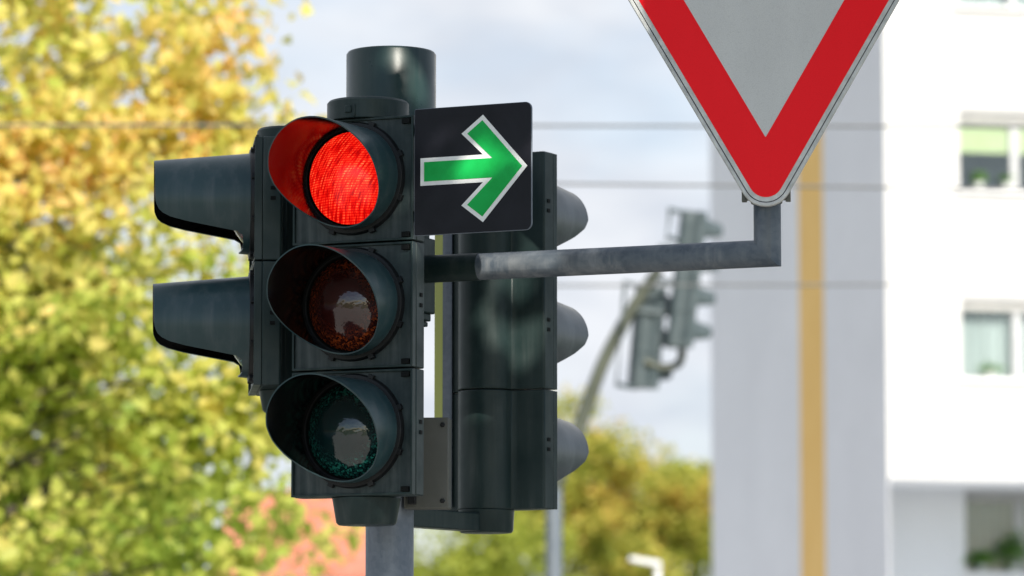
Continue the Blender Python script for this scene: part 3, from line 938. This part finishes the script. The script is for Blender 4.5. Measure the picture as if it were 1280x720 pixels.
# house with a red roof behind the trees
hc = at(392, 700, 50)
house = empty('house', (hc.x, 52, 0)); tag(house, 'small cream house with a red tiled roof behind the autumn trees', 'house')
ze, zr = at(392, 712, 50).z, at(392, 612, 53).z
bm = bmesh.new(); add_box(bm, -1.0, .72, -1.9, 3, 0, ze); obj('wall', bm, 'cream', house)
bm = bmesh.new()
vs = [bm.verts.new(v) for v in ((-1.25, -2.2, ze - .1), (.95, -2.2, ze - .1), (.95, 1, zr), (-1.25, 1, zr), (-1.25, 4.2, ze - .1), (.95, 4.2, ze - .1))]
bm.faces.new((vs[0], vs[1], vs[2], vs[3])); bm.faces.new((vs[3], vs[2], vs[5], vs[4])); bm.faces.new((vs[0], vs[3], vs[4])); bm.faces.new((vs[1], vs[5], vs[2]))
bm.faces.new((vs[0], vs[4], vs[5], vs[1]))
obj('roof', bm, 'roof_tile', house, 0, False)

# small street lamp
lp = at(822, 712, 44)
lamp = empty('street_lamp', (lp.x, lp.y, 0)); tag(lamp, 'small pale street lamp with a flat head in front of the olive trees', 'street lamp')
lz = at(822, 705, 44).z
bm = bmesh.new(); add_tube(bm, [(0, 0, 0), (0, 0, lz - .03)], [.06, .04], 20); obj('post', bm, 'lamp_white', lamp)
bm = bmesh.new()
hp = rounded_poly([(-.325, .035), (.035, -.035), (.035, .03), (-.30, .085)], .015, 4)
add_prism(bm, hp, -.09, .09)
o = obj('lamp_head', bm, 'lamp_white', lamp, .01); o.location = (0, 0, lz)

# plants at the windows
def plant(x, y, z, w, h, n, label, leaf=.09, pot=True):
    wp = bld.matrix_basis @ Vector((x, y, z))
    t = empty('potted_plant' if pot else 'shrub', wp); tag(t, label, 'plant')
    P = rng.normal(size=(n, 3)) * np.array([w * .3, w * .3, h * .28]); P[:, 2] += h * .55 + (.12 if pot else 0)
    link('leaves', leaves_mesh('leaves', P, leaf), 'leaf_plant', t, 0, False)
    bm = bmesh.new()
    if pot: add_lathe(bm, [(.05, 0), (.075, .13), (.06, .132)], 20); obj('pot', bm, 'pot', t)
    else: add_tube(bm, [(0, 0, -z), (0, 0, h * .4)], [.03, .012], 8); obj('stem', bm, 'bark', t)
xa = lambda px: fx(px, 0)
plant(xa(1227), .06, rows[0][0] + .003, .16, .16, 60, 'bright green potted plant on the sill below the lime blind', .07)
plant(xa(1262), .06, rows[0][0] + .003, .13, .14, 50, 'smaller potted plant at the right end of the sill below the lime blind', .06)
plant(xa(1238), .06, rows[1][0] + .003, .30, .10, 80, 'low potted plant on the sill of the white-curtained window', .06)
plant(fx(1263, RY), RY + .02, zl0 + .003, .40, .44, 200, 'tall bushy plant at the right side of the lowest window', .09)
plant(fx(1224, RY), RY + .02, zl0 + .003, .40, .20, 160, 'low spreading plant on the left of the lowest window sill', .08)

# ------------------------------------------------------------------ sun direction, shade tree beside the photographer
AZ, EL = R(20), R(33)
SUN = Vector((math.sin(AZ) * math.cos(EL), -math.cos(AZ) * math.cos(EL), math.sin(EL)))
spots = [(at(526, 108, YP - .09), .03), (at(524, 122, YP - .09), .022), (at(492, 70, YP - .1), .022), (at(482, 78, YP - .1), .016), (at(516, 72, YP - .1), .012),
         (at(602, 392, 9.72), .018), (at(622, 412, 9.72), .032), (at(648, 405, 9.7), .034), (at(668, 424, 9.7), .026), (at(684, 384, 9.68), .018), (at(612, 380, 9.72), .014),
         (at(648, 296, 9.6), .022), (at(668, 288, 9.6), .016), (at(686, 262, 9.6), .022), (at(690, 225, 9.6), .014), (at(684, 300, 9.6), .02),
         (at(608, 336, 9.35), .03), (at(626, 324, 9.34), .024), (at(650, 330, 9.32), .014), (at(662, 318, 9.31), .02), (at(686, 326, 9.29), .028), (at(735, 318, 9.26), .008),
         (at(545, 172, 9.1), .016), (at(566, 160, 9.1), .012), (at(612, 212, 9.05), .008), (at(606, 172, 9.05), .01), (at(575, 215, 9.08), .012), (at(630, 190, 9.03), .008),
         (at(372, 330, 9.2), .01), (at(505, 330, 9.2), .016), (at(380, 595, 9.2), .01), (at(500, 268, 9.2), .014)]
Sn = np.array(SUN)
def keep(P):  # crown gaps shaped along sun rays so light reaches the chosen spots
    ok = np.ones(len(P), bool)
    for tgt, r in spots:
        d = P - np.array(tgt)
        d = d - (d @ Sn)[:, None] * Sn
        ok &= np.linalg.norm(d, axis=1) > r + .022
    return ok
cc = Vector((.25, 9.3, 2.9)) + SUN * 4.4
tree((3.1, 2.6, 0), 9, cc, (1.45, 1.2, .95), 75, 52000, .07, 'leaf_green', 'leafy street tree shading the traffic lights', .14, .5, keep=keep, shift=(1.1, -.5), seed=9, hollow=.05)

# ------------------------------------------------------------------ ground
def slab(name, x0, x1, y0, y1, z0, z1, mat, k='structure', bevel=0):
    bm = bmesh.new(); add_box(bm, x0, x1, y0, y1, z0, z1)
    return kind(obj(name, bm, mat, None, bevel), k)
bm = bmesh.new(); vs = [bm.verts.new(v) for v in ((-900, -900, 0), (900, -900, 0), (900, 900, 0), (-900, 900, 0))]; bm.faces.new(vs)
kind(obj('ground', bm, 'grass', None, 0, False), 'structure')
slab('pavement', -60, 60, -6, 10.6, -.2, .004, 'paving')
slab('cool_bounce_slab', 5, 45, 34, 64, -.2, .004, 'block_paving')  # unseen blue-grey paving, added for cool bounce light under the overhang
slab('pale_bounce_slab', -45, 4.9, 34, 100, -.2, .004, 'pale_bounce_slab')  # unseen pale paving, added to bounce sunlight onto the side wall
slab('road', -60, 60, 10.75, 21, -.2, .004, 'asphalt')
slab('kerb', -60, 60, 10.6, 10.75, -.2, .12, 'paving', bevel=.01)
bm = bmesh.new()
for i in range(-9, 10): add_box(bm, i * 6 - 1.5, i * 6 + 1.5, 15.8, 15.92, .002, .008)
kind(obj('road_marking', bm, 'paint'), 'structure')

# ------------------------------------------------------------------ world, sun, camera
w = bpy.data.worlds.new('World'); scene.world = w; w.use_nodes = True
nt = w.node_tree
bg = nt.nodes['Background']
sky = nd(nt, 'ShaderNodeTexSky', sky_type='NISHITA')
sky.sun_disc = False; sky.sun_elevation = EL; sky.sun_rotation = math.atan2(SUN.x, SUN.y)
sky.air_density = 1.0; sky.dust_density = .4
tc = nd(nt, 'ShaderNodeTexCoord')
mp = nd(nt, 'ShaderNodeMapping'); mp.inputs['Scale'].default_value = (1, 1, 2.4); mp.inputs['Location'].default_value = (.3, .1, .55)
nt.links.new(tc.outputs['Generated'], mp.inputs[0])
dv = nd(nt, 'ShaderNodeVectorMath', operation='DOT_PRODUCT'); dv.inputs[1].default_value = (-.48, .87, .1)
nt.links.new(tc.outputs['Generated'], dv.inputs[0]); nd_dot = dv.outputs['Value']      # the cloud bank lies ahead, clear sky behind
cl = noise(nt, mp.outputs[0], 9, 7, .52, .4)
cl2 = noise(nt, mp.outputs[0], 26, 5, .5, .2)
cov = mapr(nt, cl, .30, .55, .68, 1)
front = mapr(nt, nd_dot, -.5, .6, .2, 1)
cm = nd(nt, 'ShaderNodeMath', operation='MULTIPLY'); nt.links.new(cov, cm.inputs[0]); nt.links.new(front, cm.inputs[1]); cov = cm.outputs[0]
tone = ramp(nt, mapr(nt, cl2, .3, .7, 0, 1), [(0, (4.5, 4.85, 5.45)), (1, (5.9, 6.1, 6.45))])
mx = nd(nt, 'ShaderNodeMix', data_type='RGBA')
nt.links.new(cov, mx.inputs[0]); nt.links.new(sky.outputs[0], mx.inputs[6]); nt.links.new(tone.outputs[0], mx.inputs[7])
nt.links.new(mx.outputs[2], bg.inputs[0])
bg.inputs[1].default_value = .1

ld = bpy.data.lights.new('sun', 'SUN'); ld.energy = 5.0; ld.angle = R(.5); ld.color = (1, .93, .82)
lo = bpy.data.objects.new('sun', ld); col.objects.link(lo)
lo.rotation_euler = SUN.to_track_quat('Z', 'Y').to_euler(); lo.location = (5, -10, 15)

cd = bpy.data.cameras.new('camera'); cam = bpy.data.objects.new('camera', cd); col.objects.link(cam)
cam.location = CAM; cam.rotation_euler = (math.pi / 2 + PITCH, 0, 0)
cd.sensor_width = 36; cd.lens = 36 * F / 1280
cd.clip_start = .1; cd.clip_end = 3000
cd.dof.use_dof = True; cd.dof.focus_distance = 9.2; cd.dof.aperture_fstop = 4.2; cd.dof.aperture_blades = 0
scene.camera = cam
scene.view_settings.view_transform = 'Standard'; scene.view_settings.look = 'None'
scene.view_settings.gamma = 1; scene.view_settings.use_curve_mapping = False
scene.view_settings.exposure = .6
scene.cycles.use_denoising = True
scene.cycles.max_bounces = 8
scene.cycles.transparent_max_bounces = 8
